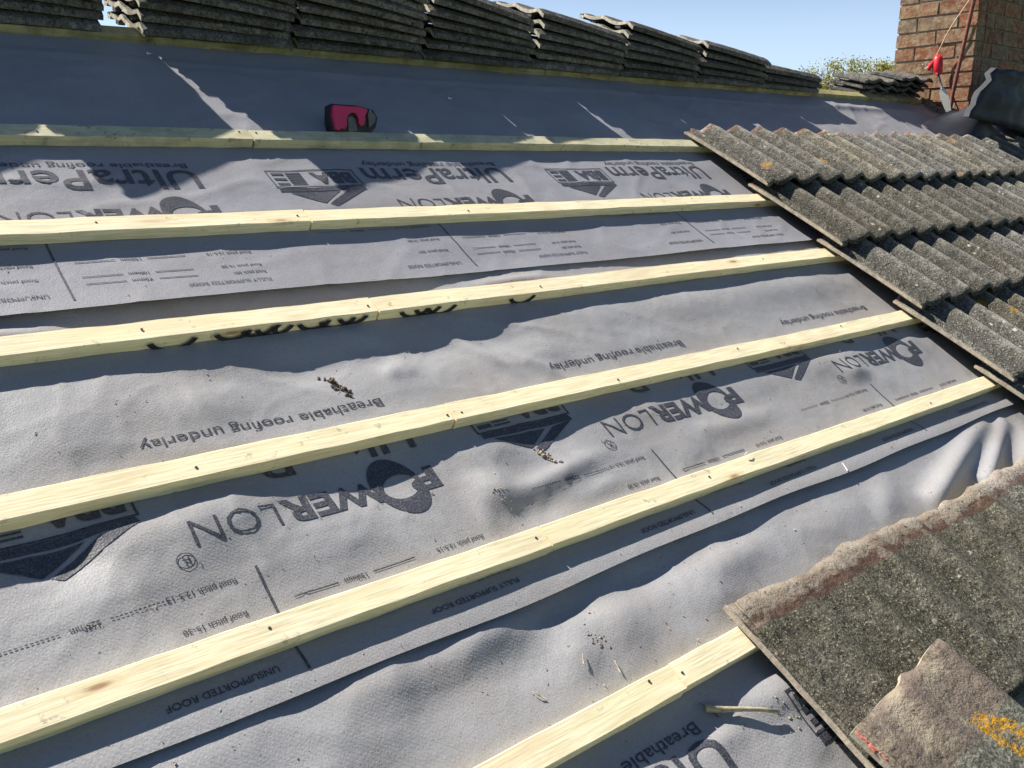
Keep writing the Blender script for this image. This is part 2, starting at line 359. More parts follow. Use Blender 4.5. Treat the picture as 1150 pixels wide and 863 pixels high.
def h_mid(u, v):
    k = 1.0
    if v < .62:  # the lower edge lies flatter and lifts a little
        k = .25 + .75 * max(0, (v - .55) / .07)
    h = pin(v) * (bumps(u, v, MID) + wrinkle(u, v, k))
    if v < .55:
        t = min(1, (.555 - v) / .06)
        h = pin(v, .02) * (.006 + .20 * wrinkle(u, v)) + t * (.0045 + .0015 * sin(u * 3 + 2))
    if v > 1.33: h = min(h, 0) - .012 * min(1, (v - 1.33) / .05)
    return h
def h_low(u, v):
    h = pin(v) * (bumps(u, v, LOW) + wrinkle(u, v, .75))
    if u > 1.75 and v > .29:
        for (a, b, c_, d_, hh, ww) in ((2.46, .475, 1.98, .345, .026, .030), (2.56, .450, 2.22, .330, .022, .022), (2.66, .42, 2.44, .31, .018, .03), (1.9, .44, 1.78, .36, .006, .03)):
            ex, ey = c_ - a, d_ - b; tt = max(0, min(1, ((u - a) * ex + (v - b) * ey) / (ex * ex + ey * ey)))
            dd = sqrt((u - a - tt * ex) ** 2 + (v - b - tt * ey) ** 2); h += hh * min(1, .35 + tt) * exp(-(dd / ww) ** 2)
    if v > .46: 
        t = min(1, (v - .46) / .03)
        h = h * (1 - t) + t * min(h, .005)
    if v > .50: h = min(h, 0) - .008 * min(1, (v - .50) / .03)
    if u > 2.58: h *= max(0, 1 - (u - 2.58) / .1)
    return h
def h_top(u, v):
    w = .0035 * fbm(u * 2.2, v * 3.4, 2.2, 2) + .0014 * fbm(u * 8, v * 9, 7, 2) + .0022 * (1 - abs(noise.noise(Vector((u * 5 - v * 4, v * 6 + u, 2.2))))) ** 12
    if v < 1.515:
        t = (1.515 - v) / .21
        h = pin(v) * (.001 + w * .8) + t * t * (.009 + .003 * sin(u * 2.3 + 1))
    else: h = pin(v) * (w * 1.4 + .002)
    h += .004 * exp(-((v - 2.30 - .006 * sin(u * 3)) / .012) ** 2)
    if 3.8 < u < 5.3 and v > 1.95: h += .007 * exp(-((v - (2.33 - .05 * (u - 4))) / .035) ** 2) * min(1, (u - 3.8) * 3)
    return h

def sheet(name, u0, u1, vf0, v1, step, hf, mat, label):
    bm = bmesh.new(); nu = int((u1 - u0) / step); nv = int((v1 - .3 * 0 - vf0(0)) / step)
    grid = []
    for j in range(nv + 1):
        row = []
        for i in range(nu + 1):
            u = u0 + (u1 - u0) * i / nu; a = vf0(u); v = a + (v1 - a) * j / nv
            row.append(bm.verts.new((u, v, hf(u, v))))
        grid.append(row)
    for j in range(nv):
        for i in range(nu):
            bm.faces.new((grid[j][i], grid[j][i + 1], grid[j + 1][i + 1], grid[j + 1][i]))
    return bm, grid

def ink_text(bm, s, u_right, v_base, width, cap, hf, bold=0.0, lift=.0011, grid=.012, shear=0.0, clip=None):
    cu = bpy.data.curves.new('t', 'FONT'); cu.body = s; cu.size = 1; cu.offset = bold; cu.resolution_u = 3
    cu.shear = shear
    o = bpy.data.objects.new('t', cu); COL.objects.link(o)
    dg = bpy.context.evaluated_depsgraph_get(); dg.update()
    me = bpy.data.meshes.new_from_object(o.evaluated_get(dg))
    bpy.data.objects.remove(o); bpy.data.curves.remove(cu)
    t = bmesh.new(); t.from_mesh(me); bpy.data.meshes.remove(me)
    xs = [v.co.x for v in t.verts]
    if not xs: t.free(); return
    x0, x1 = min(xs), max(xs); CAP = .73
    for v in t.verts:
        v.co = Vector((u_right - (v.co.x - x0) / (x1 - x0) * width, v_base - v.co.y / CAP * cap, 0))
    drape(bm, t, hf, lift, grid, clip)
def drape(bm, t, hf, lift=.0011, grid=.012, clip=None, ztop=True):
    us = [v.co.x for v in t.verts]; vs = [v.co.y for v in t.verts]
    def cuts(lo, hi, axis):
        x = math.floor(lo / grid) * grid + grid
        while x < hi:
            co = [0, 0, 0]; co[axis] = x; no = [0, 0, 0]; no[axis] = 1
            bmesh.ops.bisect_plane(t, geom=list(t.verts) + list(t.edges) + list(t.faces), plane_co=co, plane_no=no, dist=1e-6)
            x += grid
    cuts(min(us), max(us), 0); cuts(min(vs), max(vs), 1)
    if clip:
        bmesh.ops.delete(t, geom=[f for f in t.faces if f.calc_center_median().y < clip[0] or f.calc_center_median().y > clip[1]], context='FACES')
    m = {}
    for v in t.verts:
        if v.link_faces: m[v] = bm.verts.new((v.co.x, v.co.y, hf(v.co.x, v.co.y) + lift))
    for f in t.faces:
        try:
            nf = bm.faces.new([m[v] for v in f.verts]); nf.material_index = 1; nf.normal_update()
            if nf.normal.z < 0: nf.normal_flip()
        except ValueError: pass
    t.free()
def ink_poly(bm, polys, hf, lift=.0011, grid=.012):
    t = bmesh.new()
    for p in polys: t.faces.new([t.verts.new((a, b, 0)) for a, b in p])
    drape(bm, t, hf, lift, grid)
def line(bm, u0, u1, v, w, hf, dash=0.0):
    ps = []; a, b = min(u0, u1), max(u0, u1)
    if dash:
        x = a
        while x < b: ps.append([(x, v), (min(b, x + dash * .6), v), (min(b, x + dash * .6), v + w), (x, v + w)]); x += dash
    else: ps.append([(a, v), (b, v), (b, v + w), (a, v + w)])
    ink_poly(bm, ps, hf)
def ring(cx, cy, rx, ry, hx, hy, dx=0, dy=0, rot=0, n=40):
    ps = []
    for k in range(n):
        q = []
        for (kk, R) in ((k, 0), (k + 1, 0), (k + 1, 1), (k, 1)):
            a = 2 * pi * kk / n
            if R == 0: x, y = rx * cos(a), ry * sin(a)
            else: x, y = dx + hx * cos(a), dy + hy * sin(a)
            q.append((cx + x * cos(rot) - y * sin(rot), cy + x * sin(rot) + y * cos(rot)))
        ps.append(q)
    return ps
def prints(bm, v0, uP, hf, vmax, dP=0.0, um=0.0, bo=0.0, ap=0.0, ult=(.459, .078), bxo=0.0):
    P = lambda du: uP + du
    # main logo lettering, upside down as read from the gutter
    ink_text(bm, 'P', P(0), v0 + dP + .309, .056, .048, hf, .035)
    ink_poly(bm, ring(P(-.079), v0 + dP*.3 + .285, .047, .066, .034, .027, .004, -.002, .22), hf)
    ink_text(bm, 'WER', P(-.116), v0 + dP + .309, .178, .048, hf, .035)
    ink_text(bm, 'LON', P(-.301), v0 + dP + .309, .138, .048, hf, -.012)
    ink_poly(bm, ring(P(-.461), v0 + .246, .0135, .0135, .0117, .0117), hf)
    ink_text(bm, 'R', P(-.455), v0 + .253, .012, .014, hf, .0)
    ink_text(bm, 'UltraPerm', P(0), v0 + ult[0], .47, ult[1], hf, .012)
    ink_text(bm, 'Breathable roofing underlay', P(-.008), v0 + .4885, .443, .021, hf, .006)
    # certification mark: box with letters under an arrow-like roof
    bx0, bx1, by0, by1 = P(um + .167), P(um + .405), v0 + bxo + .374, v0 + bxo + .452
    w = .0035
    ink_poly(bm, [[(bx0, by0), (bx1, by0), (bx1, by0 + w), (bx0, by0 + w)], [(bx0, by1 - w), (bx1, by1 - w), (bx1, by1), (bx0, by1)],
                  [(bx0, by0 + w), (bx0 + w, by0 + w), (bx0 + w, by1 - w), (bx0, by1 - w)], [(bx1 - w, by0 + w), (bx1, by0 + w), (bx1, by1 - w), (bx1 - w, by1 - w)]], hf)
    ink_text(bm, 'BBA', P(um + .392), v0 + bxo + .436, .115, .048, hf, .05)
    ink_poly(bm, [[(P(um + .255) - .0, by0 + .012 + k * .0085), (P(um + .255), by0 + .016 + k * .0085), (P(um + .215), by0 + .016 + k * .0085), (P(um + .215), by0 + .012 + k * .0085)] for k in range(7)], hf)
    ink_poly(bm, [[(P(um + .21), by0 + .012), (P(um + .21), by0 + .022), (P(um + .178), by0 + .022), (P(um + .178), by0 + .012)],
                  [(P(um + .21), by0 + .034), (P(um + .21), by0 + .044), (P(um + .178), by0 + .044), (P(um + .178), by0 + .034)],
                  [(P(um + .21), by0 + .056), (P(um + .21), by0 + .066), (P(um + .178), by0 + .066), (P(um + .178), by0 + .056)]], hf)
    ink_poly(bm, [[(P(um + .17), v0 + bo + .357), (P(um + .402), v0 + bo + .357), (P(um + .397), v0 + bo + .371), (P(um + .172), v0 + bo + .371)],
                  [(P(um + .192), v0 + bo + .353), (P(um + .262), v0 + ap + .303), (P(um + .325), v0 + bo + .353)],
                  [(P(um + .345), v0 + bo + .353), (P(um + .398), v0 + bo + .357), (P(um + .286), v0 + ap + .290), (P(um + .270), v0 + ap + .299)]], hf)
    # setting-out marks
    ink_poly(bm, [[(P(-.374), v0 + .022), (P(-.370), v0 + .022), (P(-.370), v0 + .208), (P(-.374), v0 + .208)]], hf)
    for dv, nm in ((.197, '225mm'), (.143, '150mm'), (.095, '100mm'), (.072, '75mm')):
        o = -.37 if dv > .15 else 0
        line(bm, P(-.34 + o), P(-.268 + o), v0 + dv - .004, .0022, hf, .006 if o else 0)
        ink_text(bm, nm, P(-.22 + o), v0 + dv, .038, .008, hf, .02)
        line(bm, P(-.208 + o), P(-.133 + o), v0 + dv - .004, .0022, hf, .006 if o else 0)
    ink_text(bm, 'Roof pitch 12.5-15', P(-.406), v0 + .199, .10, .008, hf, .02)
    ink_text(bm, 'Roof pitch 12.5-15', P(.005), v0 + .143, .095, .008, hf, .02)
    ink_text(bm, 'Roof pitch 15-30', P(.008), v0 + .095, .085, .008, hf, .02)
    ink_text(bm, 'Roof pitch 30+', P(.008), v0 + .070, .07, .008, hf, .02)
    ink_text(bm, 'FULLY SUPPORTED ROOF', P(.007), v0 + .043, .17, .0105, hf, .01)
    ink_text(bm, 'Roof pitch 15-30', P(-.412), v0 + .143, .09, .008, hf, .02)
    ink_text(bm, 'Roof pitch 30+', P(-.414), v0 + .097, .085, .008, hf, .02)
    ink_text(bm, 'UNSUPPORTED ROOF', P(-.409), v0 + .046, .15, .0115, hf, .01)

def stain_debris(): pass
cam_grid = .0085
# top sheet (runs on over the ridge)
bm, g = sheet('s', -1.2, 5.27, lambda u: lap_edge(u, 'top'), RIDGE_V, .0125, h_top, M_UND_TOP, '')
for k in range(-1, 3): prints(bm, 1.309, .772 + .90 * k, h_top, 2.4, dP=.002)
last = g[-1]
prev = last
for q in range(1, 8):   # folded over the ridge and 1 m down the far side
    ang = PITCH * 2 * min(1, q / 3); row = []
    dd = .02 if q <= 3 else .22
    for p in prev:
        row.append(bm.verts.new((p.co.x, p.co.y + dd * cos(ang), p.co.z - dd * sin(ang))))
    for i in range(len(row) - 1): bm.faces.new((prev[i], prev[i + 1], row[i + 1], row[i]))
    prev = row
o = mesh_obj('roofing_underlay', bm, [M_UND_TOP, M_INK], mat=M, smooth=True)
tag(o, 'topmost sheet of grey underlay, mostly shaded, running under the ridge stacks', 'underlay', 'sheets of printed roofing underlay')
# middle sheet
bm, g = sheet('s', -1.0, 2.98, lambda u: lap_edge(u, 'low'), 1.47, cam_grid, h_mid, M_UND, '')
for k in range(-1, 3): prints(bm, .488, .846 + .862 * k, h_mid, 1.3, um=-.035, bo=-.024, ap=-.012, ult=(.420, .066), bxo=-.026)
o = mesh_obj('roofing_underlay', bm, [M_UND, M_INK], mat=M, smooth=True)
tag(o, 'middle sheet of crumpled grey underlay with the largest upside-down lettering', 'underlay', 'sheets of printed roofing underlay')
# lower sheet
bm, g = sheet('s', -1.0, 2.98, lambda u: -.30, .62, cam_grid, h_low, M_UND, '')
for k in range(-1, 2): prints(bm, -.282, .992 + .862 * k, h_low, .5)
o = mesh_obj('roofing_underlay', bm, [M_UND, M_INK], mat=M, smooth=True)
tag(o, 'lowest sheet of dusty rumpled underlay, running under the loose tiles at the lower right', 'underlay', 'sheets of printed roofing underlay')
bm, g = sheet('s', -1.0, 5.27, lambda u: -1.3, -.20, .03, lambda u, v: -.012, M_UND, '')
o = mesh_obj('roofing_underlay', bm, [M_UND, M_INK], mat=M, smooth=True)
tag(o, 'grey underlay sheet next to the eaves, below the lowest batten', 'underlay', 'sheets of printed roofing underlay')
# sheets under the tiled field on the right
bm, g = sheet('s', 2.9, 6.6, lambda u: -.25, 1.40, .05, lambda u, v: -.016, M_UND, '')
o = mesh_obj('roofing_underlay', bm, [M_UND, M_INK], mat=M, smooth=True)
tag(o, 'older underlay sheet hidden beneath the laid tiles on the right', 'underlay', 'sheets of printed roofing underlay')

# ------------------------------------------------------------------ battens
def batten(v0, v1, u0, u1, mat, label, n0=.0, th=.025, nails=(), skew=0.0, marks=False):
    bm = bmesh.new(); L_ = u1 - u0; n = max(2, int(L_ / .025)); rings = []
    ph = random.uniform(0, 50); w = v1 - v0; c = .0015
    prof = [(c, 0), (w - c, 0), (w, c), (w, th - c), (w - c, th), (c, th), (0, th - c), (0, c)]
    for i in range(n + 1):
        x = L_ * i / n
        dv = .0045 * noise.noise(Vector((x * .9, ph, 0))) + skew * (x / L_); dn = .0012 * noise.noise(Vector((x * 1.1, ph, 7)))
        r = []
        for (a, b) in prof:
            j = .0012 * noise.noise(Vector((x * 14, a * 60 + ph, b * 60)))
            r.append(bm.verts.new((x, a + dv + j, b + dn + j)))
        rings.append(r)
    for i in range(n):
        for k in range(8):
            bm.faces.new((rings[i][k], rings[i + 1][k], rings[i + 1][(k + 1) % 8], rings[i][(k + 1) % 8]))
    bm.faces.new(rings[0][::-1]); bm.faces.new(rings[-1])
    bmesh.ops.recalc_face_normals(bm, faces=bm.faces)
    if marks:   # black stencil strokes, cut through when the batten was sawn
        for (a, b, k) in marks:
            r_ = .020 + .5 * k; n_ = 14; lo, hi = (200, 345) if k > .011 else ((95, 265) if b > a else (262, 278))
            cz = .026 if k > .011 else .012
            q0 = None
            for i_ in range(n_ + 1):
                an = radians(lo + (hi - lo) * i_ / n_)
                pr = []
                for rad_ in (r_ - .0055, r_ + .0035):
                    x_ = a + r_ * .5 + rad_ * 1.25 * cos(an); z_ = cz + rad_ * (.9 if k > .011 else .75) * sin(an)
                    pr.append((x_, max(.0012, min(th - .0012, z_))))
                if q0 and (pr[0][1] != pr[1][1] or q0[0][1] != q0[1][1]):
                    vs = [bm.verts.new((p_[0] - u0, -.0030, p_[1])) for p_ in (q0[0], q0[1], pr[1], pr[0])]
                    f = bm.faces.new(vs); f.material_index = 1
                q0 = pr
    o = mesh_obj('roof_batten', bm, [mat, M_BLACK], mat=M @ Matrix.Translation((u0, v0, n0)))
    tag(o, label, 'batten', 'timber battens across the underlay')
    for (x, y) in nails:
        b2 = bmesh.new(); bmesh.ops.create_circle(b2, cap_ends=True, radius=.0023, segments=10)
        e = bmesh.ops.extrude_face_region(b2, geom=b2.faces[:])
        bmesh.ops.translate(b2, verts=[v for v in e['geom'] if isinstance(v, bmesh.types.BMVert)], vec=(0, 0, .0012))
        mesh_obj('nail', b2, M_NAIL, o, Matrix.Translation((x - u0, y + skew * (x - u0) / L_, th + .0002)))
    return o
def nl(*us): return [(u + random.uniform(-.006, .006), random.uniform(.014, .036)) for u in us]
batten(2.400, 2.448, -1.1, 2.32, M_WOOD_DARK, 'dull dark batten directly under the ridge stacks, left length', nails=nl(.9, 1.4, 1.85))
batten(2.402, 2.450, 2.325, 5.2, M_WOOD_DARK, 'dull dark batten along the ridge, right length ending by the chimney', nails=nl(2.4, 2.8, 3.3))
batten(1.868, 1.916, -1.1, .955, M_WOOD_DIRTY, 'dirty greenish batten in the shade of the ridge stacks, length left of the sunlit joint', nails=nl(.48, .93, .25), skew=.0)
batten(1.867, 1.915, .959, 5.2, M_WOOD_DIRTY, 'dirty greenish batten in the shade, length with the pink tool resting against it', nails=nl(.98, 1.35, 1.85), skew=.003)
batten(1.517, 1.565, -1.1, .945, M_WOOD, 'clean yellow batten, second sunlit row from the ridge side, short left length', nails=nl(.5, .92))
batten(1.515, 1.560, .949, 4.6, M_WOOD, 'clean yellow batten just above the flat printed lap strip, right length reaching under the tiles', nails=nl(1.4, 2.3), skew=-.004)
mk = []
for (x, s, wd) in ((.505, .05, .022), (.62, -.03, .012), (.67, .0, .010), (.70, .012, .016), (.735, .006, .008), (.785, .030, .012), (.835, .004, .018), (.872, .020, .010), (.915, .004, .016), (.965, .01, .010), (1.02, .0, .014), (1.055, .015, .010), (1.09, .01, .016), (1.32, .012, .016)):
    mk.append((x, x + s * .55, wd * 1.35))
batten(1.190, 1.238, -1.0, .944, M_WOOD, 'yellow batten with cut black stencil strokes on its lower face, left length', nails=nl(.48, .93), marks=[m_ for m_ in mk if m_[0] < .9])
batten(1.190, 1.238, .948, 4.2, M_WOOD, 'yellow batten with cut black stencil strokes, right length from the nailed joint to the tiles', nails=nl(1.4, 2.3), marks=[m_ for m_ in mk if m_[0] > 1.0])
batten(.864, .910, -.9, .934, M_WOOD, 'yellow batten above the large upside-down printed lettering, left length', nails=nl(.45, .92))
batten(.862, .908, .937, 3.8, M_WOOD, 'yellow batten running from the open joint above the large lettering to the tile edge', nails=nl(.955, 1.38, 1.82, 2.3), skew=.0)
batten(.553, .597, -.8, .940, M_WOOD, 'wide looking yellow batten above the narrow lap strip, left length with small knots', nails=nl(.44, .92))
batten(.554, .597, .944, 3.4, M_WOOD, 'yellow batten above the narrow lap strip, right length ending under the lowest tile edge strip', nails=nl(1.38, 2.3), skew=.004)
batten(.246, .292, -.6, .985, M_WOOD, 'short yellow batten in the bottom foreground, left length leaving the frame', nails=nl(.93))
batten(.247, .292, .988, 3.3, M_WOOD, 'short yellow batten in the bottom foreground, length carrying the loose tiles', nails=nl(1.0), skew=.002)
batten(-.085, -.037, -.6, 3.2, M_WOOD, 'yellow batten below the picture, carrying the lowest tiles')

# ------------------------------------------------------------------ tiles
def tile_profile(x, A, lip=0.0):
    if lip and x > .300: return tile_profile(.300, A) * max(0, 1 - (x - .300) / .03) - lip * min(1, (x - .300) / .022)
    if x < .030: return -.004 + (.004 if x < .006 else 0.0) + (.003 if .014 < x < .019 else 0)
    d = ((x - .15 + .075) % .15) - .075
    q = abs(sin(pi * d / .15)) ** (1.15 if d < 0 else .80)
    return A * (1 - q) * (1 - .18 * exp(-(d / .006) ** 2))
XS = [0, .004, .0061, .0139, .0141, .0189, .0191, .029, .0301] + [.036 + .0074 * i for i in range(40)]
XS = sorted([x for x in XS if x < .328] + [.33] + [.1535, .1585, .1625, .1670, .3035, .3085, .3125, .3170])
XS = [x for i, x in enumerate(XS) if i == 0 or x - XS[i - 1] > .0001]
def make_tile_mesh(name, seed, A=.021, mats=None, ln=.42, th=.012, rough_edge=.003, nibs=True, Ahead=None, lip=0.0):
    rnd = random.Random(seed); bm = bmesh.new(); ny = 22; top = []; bot = []
    ph = rnd.uniform(0, 90)
    for j in range(ny + 1):
        y = ln * j / ny; rt = []; rb = []
        for i, x in enumerate(XS):
            yy = y
            if j == 0: yy += rough_edge * 1.6 * noise.noise(Vector((x * 19, ph, 1))) + rough_edge * 1.6 * noise.noise(Vector((x * 7, ph, 5)))
            if j == ny: yy += rough_edge * .8 * noise.noise(Vector((x * 40, ph, 2)))
            a = A if Ahead is None else Ahead + (A - Ahead) * min(1, y / .10)
            z = tile_profile(x, a, lip)
            bow = .002 * sin(pi * y / ln)
            r = .0011 * noise.noise(Vector((x * 60, y * 60, ph)))
            if rough_edge > .004 and y < .05: r += .0022 * noise.noise(Vector((x * 38, y * 60, ph + 9))) + .0012 * noise.noise(Vector((x * 90, y * 90, ph + 3)))
            e = -.003 if j in (0, ny) else 0
            xx = x + (.0015 * noise.noise(Vector((y * 30, ph, 4))) if i in (0, len(XS) - 1) else 0)
            rt.append(bm.verts.new((xx, -yy, z + th + bow + r + e))); rb.append(bm.verts.new((xx, -yy, z + bow)))
        top.append(rt); bot.append(rb)
    nx = len(XS)
    for j in range(ny):
        for i in range(nx - 1):
            f = bm.faces.new((top[j][i], top[j + 1][i], top[j + 1][i + 1], top[j][i + 1])); f.smooth = True
            f = bm.faces.new((bot[j][i], bot[j][i + 1], bot[j + 1][i + 1], bot[j + 1][i])); f.smooth = True
        bm.faces.new((top[j][0], bot[j][0], bot[j + 1][0], top[j + 1][0])).material_index = 1
        bm.faces.new((top[j][-1], top[j + 1][-1], bot[j + 1][-1], bot[j][-1])).material_index = 2
    for i in range(nx - 1):
        bm.faces.new((top[0][i], top[0][i + 1], bot[0][i + 1], bot[0][i])).material_index = 1
        bm.faces.new((top[ny][i], bot[ny][i], bot[ny][i + 1], top[ny][i + 1])).material_index = 2
    if nibs:
        for xc in (.07, .225):
            box(bm, xc, xc + .03, -.022, -.004, -.010, .002)
    bmesh.ops.recalc_face_normals(bm, faces=bm.faces)
    me = bpy.data.meshes.new(name); bm.to_mesh(me); bm.free()
    for m_ in mats: me.materials.append(m_)
    return me
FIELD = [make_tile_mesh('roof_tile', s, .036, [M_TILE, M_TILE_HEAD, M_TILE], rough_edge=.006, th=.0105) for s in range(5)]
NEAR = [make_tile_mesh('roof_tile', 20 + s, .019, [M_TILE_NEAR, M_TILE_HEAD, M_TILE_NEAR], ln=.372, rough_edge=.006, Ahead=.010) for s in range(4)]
STK = [make_tile_mesh('roof_tile', 40 + s, .014, [M_TILE_STACK, M_TILE_END, M_TILE_STACK], th=.0155, ln=.434, lip=.003) for s in range(4)]
PILE = [make_tile_mesh('roof_tile', 60 + s, .020, [M_TILE_STACK, M_TILE_STACK, M_TILE_STACK], th=.014, ln=.20, nibs=False) for s in range(3)]
ordn = ['first', 'second', 'third', 'fourth', 'fifth', 'sixth', 'seventh', 'eighth', 'ninth', 'tenth', 'eleventh', 'twelfth']
def put_tile(me, mat, label, group, cat='roof tile'):
    o = bpy.data.objects.new('roof_tile', me); COL.objects.link(o); o.matrix_local = M @ mat
    return tag(o, label, cat, group, 'thing')
heads = [1.952, 1.604, 1.277, .945, .634]
rownames = ['top laid course', 'second laid course', 'third laid course', 'fourth laid course', 'lowest laid course']
ends = [5.5, 5.25, 4.9, 4.3, 3.7]
rr = random.Random(5)
for r, vh in enumerate(heads):
    c = 0; u = 2.655
    while u < ends[r]:
        rise = -math.asin(.040 / .42)
        tm = Matrix.Translation((u + rr.uniform(-.003, .003), vh + rr.uniform(-.004, .004), .031 + .0005 * c)) @ Matrix.Rotation(rise, 4, 'X') @ Matrix.Rotation(rr.uniform(-.006, .006), 4, 'Z')
        side = 'at the open left edge' if c == 0 else ordn[c] + ' from the open left edge'
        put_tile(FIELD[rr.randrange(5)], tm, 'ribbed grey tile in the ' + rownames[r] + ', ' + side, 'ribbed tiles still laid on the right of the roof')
        u += .30; c += 1
# the tiles right of and below the chimney, in its shade
for c in range(3):
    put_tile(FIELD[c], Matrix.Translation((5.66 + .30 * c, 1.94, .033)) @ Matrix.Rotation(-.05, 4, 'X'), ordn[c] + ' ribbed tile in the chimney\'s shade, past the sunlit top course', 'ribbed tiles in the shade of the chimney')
# lower right, seen from close
u = 1.160
for c in range(7):
    tm = Matrix.Translation((u, .322 + rr.uniform(-.004, .004) + .004 * (c % 2), .030 + .0004 * c)) @ Matrix.Rotation(-.045, 4, 'X') @ Matrix.Rotation(rr.uniform(-.008, .008), 4, 'Z')
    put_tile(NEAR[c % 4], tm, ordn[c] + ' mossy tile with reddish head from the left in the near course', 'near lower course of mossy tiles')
    u += .30
u = 1.165
for c in range(4):
    tm = Matrix.Translation((u, -.030, .030)) @ Matrix.Rotation(-.045, 4, 'X')
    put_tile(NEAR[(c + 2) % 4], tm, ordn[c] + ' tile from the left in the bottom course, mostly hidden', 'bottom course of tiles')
    u += .30
LT = make_tile_mesh('roof_tile', 77, .021, [M_TILE_LOOSE, M_TILE_HEAD, M_TILE_LOOSE], rough_edge=.005)
lt = put_tile(LT, Matrix.Translation((1.150, .060, .071)) @ Matrix.Rotation(radians(6.4), 4, 'Z') @ Matrix.Rotation(-.045, 4, 'X'), 'loose pinkish tile with orange lichen and a red mark, askew in the bottom right corner', 'loose tiles')
lt['category'] = 'roof tile'
# lichen and red paint on the loose tile (thin crusts following its surface)
def crust(name, parent, mat, spots, A, seed, lift=.001, ph=None):
    bm = bmesh.new(); rnd = random.Random(seed)
    for (cx, cy, r, k) in spots:
        ctr = None; rim = []
        n = 14
        def P_(x, y, dz): return (x, -y, tile_profile(x, A) + .012 + .002 * sin(pi * y / .42) + lift + dz)
        ctr = bm.verts.new(P_(cx, cy, .0018)); mid = []; out = []
        for i in range(n):
            a = 2 * pi * i / n; rr_ = r * rnd.uniform(.65, 1.15)
            mid.append(bm.verts.new(P_(cx + .6 * rr_ * cos(a), cy + .6 * rr_ * sin(a) * k, .0007)))
            out.append(bm.verts.new(P_(cx + rr_ * cos(a), cy + rr_ * sin(a) * k, -.0012)))
        for i in range(n):
            j = (i + 1) % n
            bm.faces.new((ctr, mid[i], mid[j])); bm.faces.new((mid[i], out[i], out[j], mid[j]))
    bmesh.ops.recalc_face_normals(bm, faces=bm.faces)
    return mesh_obj(name, bm, mat, parent, smooth=True)
rl = random.Random(4)
lichen_on(M_TILE_LOOSE, .250, -.172, .030, .062)
crust('paint_mark', lt, m_simple('faded_red_paint', (.45, .13, .10), .9, 90, .5, .3), [(.0035 + rl.gauss(0, .0016), .006 + .0009 * k_ * rl.uniform(.7, 1.3), .0010 + .0022 * rl.random() ** 2, 2.4) for k_ in range(48)], .017, 3, .0002)

# ------------------------------------------------------------------ stacks of tiles on the ridge
LEAN = radians(17)
stacks = [(-.108, 9, 'beyond the left edge', 0), (.335, 9, 'furthest left on the ridge', -.022), (.860, 9, 'second from the left, with sunlit ends', .03), (1.315, 8, 'third from the left on the ridge', .055),
          (1.785, 7, 'fourth from the left on the ridge', .05), (2.255, 6, 'fifth from the left on the ridge', .06), (2.715, 6, 'sixth from the left on the ridge', .05), (3.19, 5, 'seventh from the left on the ridge', .06), (3.655, 3, 'at the right end of the ridge row', .05)]
rs = random.Random(12)
for si, (u0, cnt, where, yaw) in enumerate(stacks):
    # local tile axes: x towards the near (down-slope) side, length along +u, nibbed head at the left
    for k in range(cnt):
        D = Vector((0, cos(LEAN), -sin(LEAN))); UP = Vector((0, sin(LEAN), cos(LEAN))); EU = Vector((1, 0, 0))
        tilt = k * .0105 / .42 + rs.uniform(-.003, .003)
        y_ax = -EU; x_ax = -D; z_ax = UP     # tile runs along -y
        R0 = Matrix((( x_ax.x, y_ax.x, z_ax.x), (x_ax.y, y_ax.y, z_ax.y), (x_ax.z, y_ax.z, z_ax.z))).to_4x4()
        lift = .0348 * k + rs.uniform(-.0012, .0012)
        far = Vector((u0 - .006 + rs.uniform(-.014, .014) + .003 * (k % 2), 2.392, .0345)) + D * (.33 + rs.uniform(-.007, .007)) + UP * lift
        yw = yaw + rs.uniform(-.016, .016)
        T = Matrix.Translation(far) @ R0 @ Matrix.Translation((.33, 0, 0)) @ Matrix.Rotation(yw, 4, 'Z') @ Matrix.Translation((-.33, 0, 0)) @ Matrix.Rotation(tilt, 4, 'X')
        lab = ordn[k] + ' dark tile up in the stack ' + where
        put_tile(STK[rs.randrange(4)], T, lab, 'tiles stacked along the ridge', 'roof tile')
# low pile by the chimney, wavy ends towards us
for (u0, cnt, nm) in ((4.56, 3, 'left'), (4.90, 4, 'right')):
    for k in range(cnt):
        T = Matrix.Translation((u0 + .015 * (k % 2) + rs.uniform(-.006, .006), 2.74, -.068 + .034 * k)) @ Matrix.Rotation(rs.uniform(-.04, .04), 4, 'Z') @ Matrix.Rotation(radians(17.5), 4, 'X')
        T = Matrix.Translation((u0 + .015 * (k % 2) + rs.uniform(-.006, .006), 2.63, -.040 + .033 * k)) @ Matrix.Rotation(rs.uniform(-.04, .04), 4, 'Z') @ Matrix.Rotation(radians(-17.5), 4, 'X')
        put_tile(PILE[rs.randrange(3)], T, ordn[k] + ' tile up in the ' + nm + ' half of the low pile by the chimney', 'low pile of tiles by the chimney')

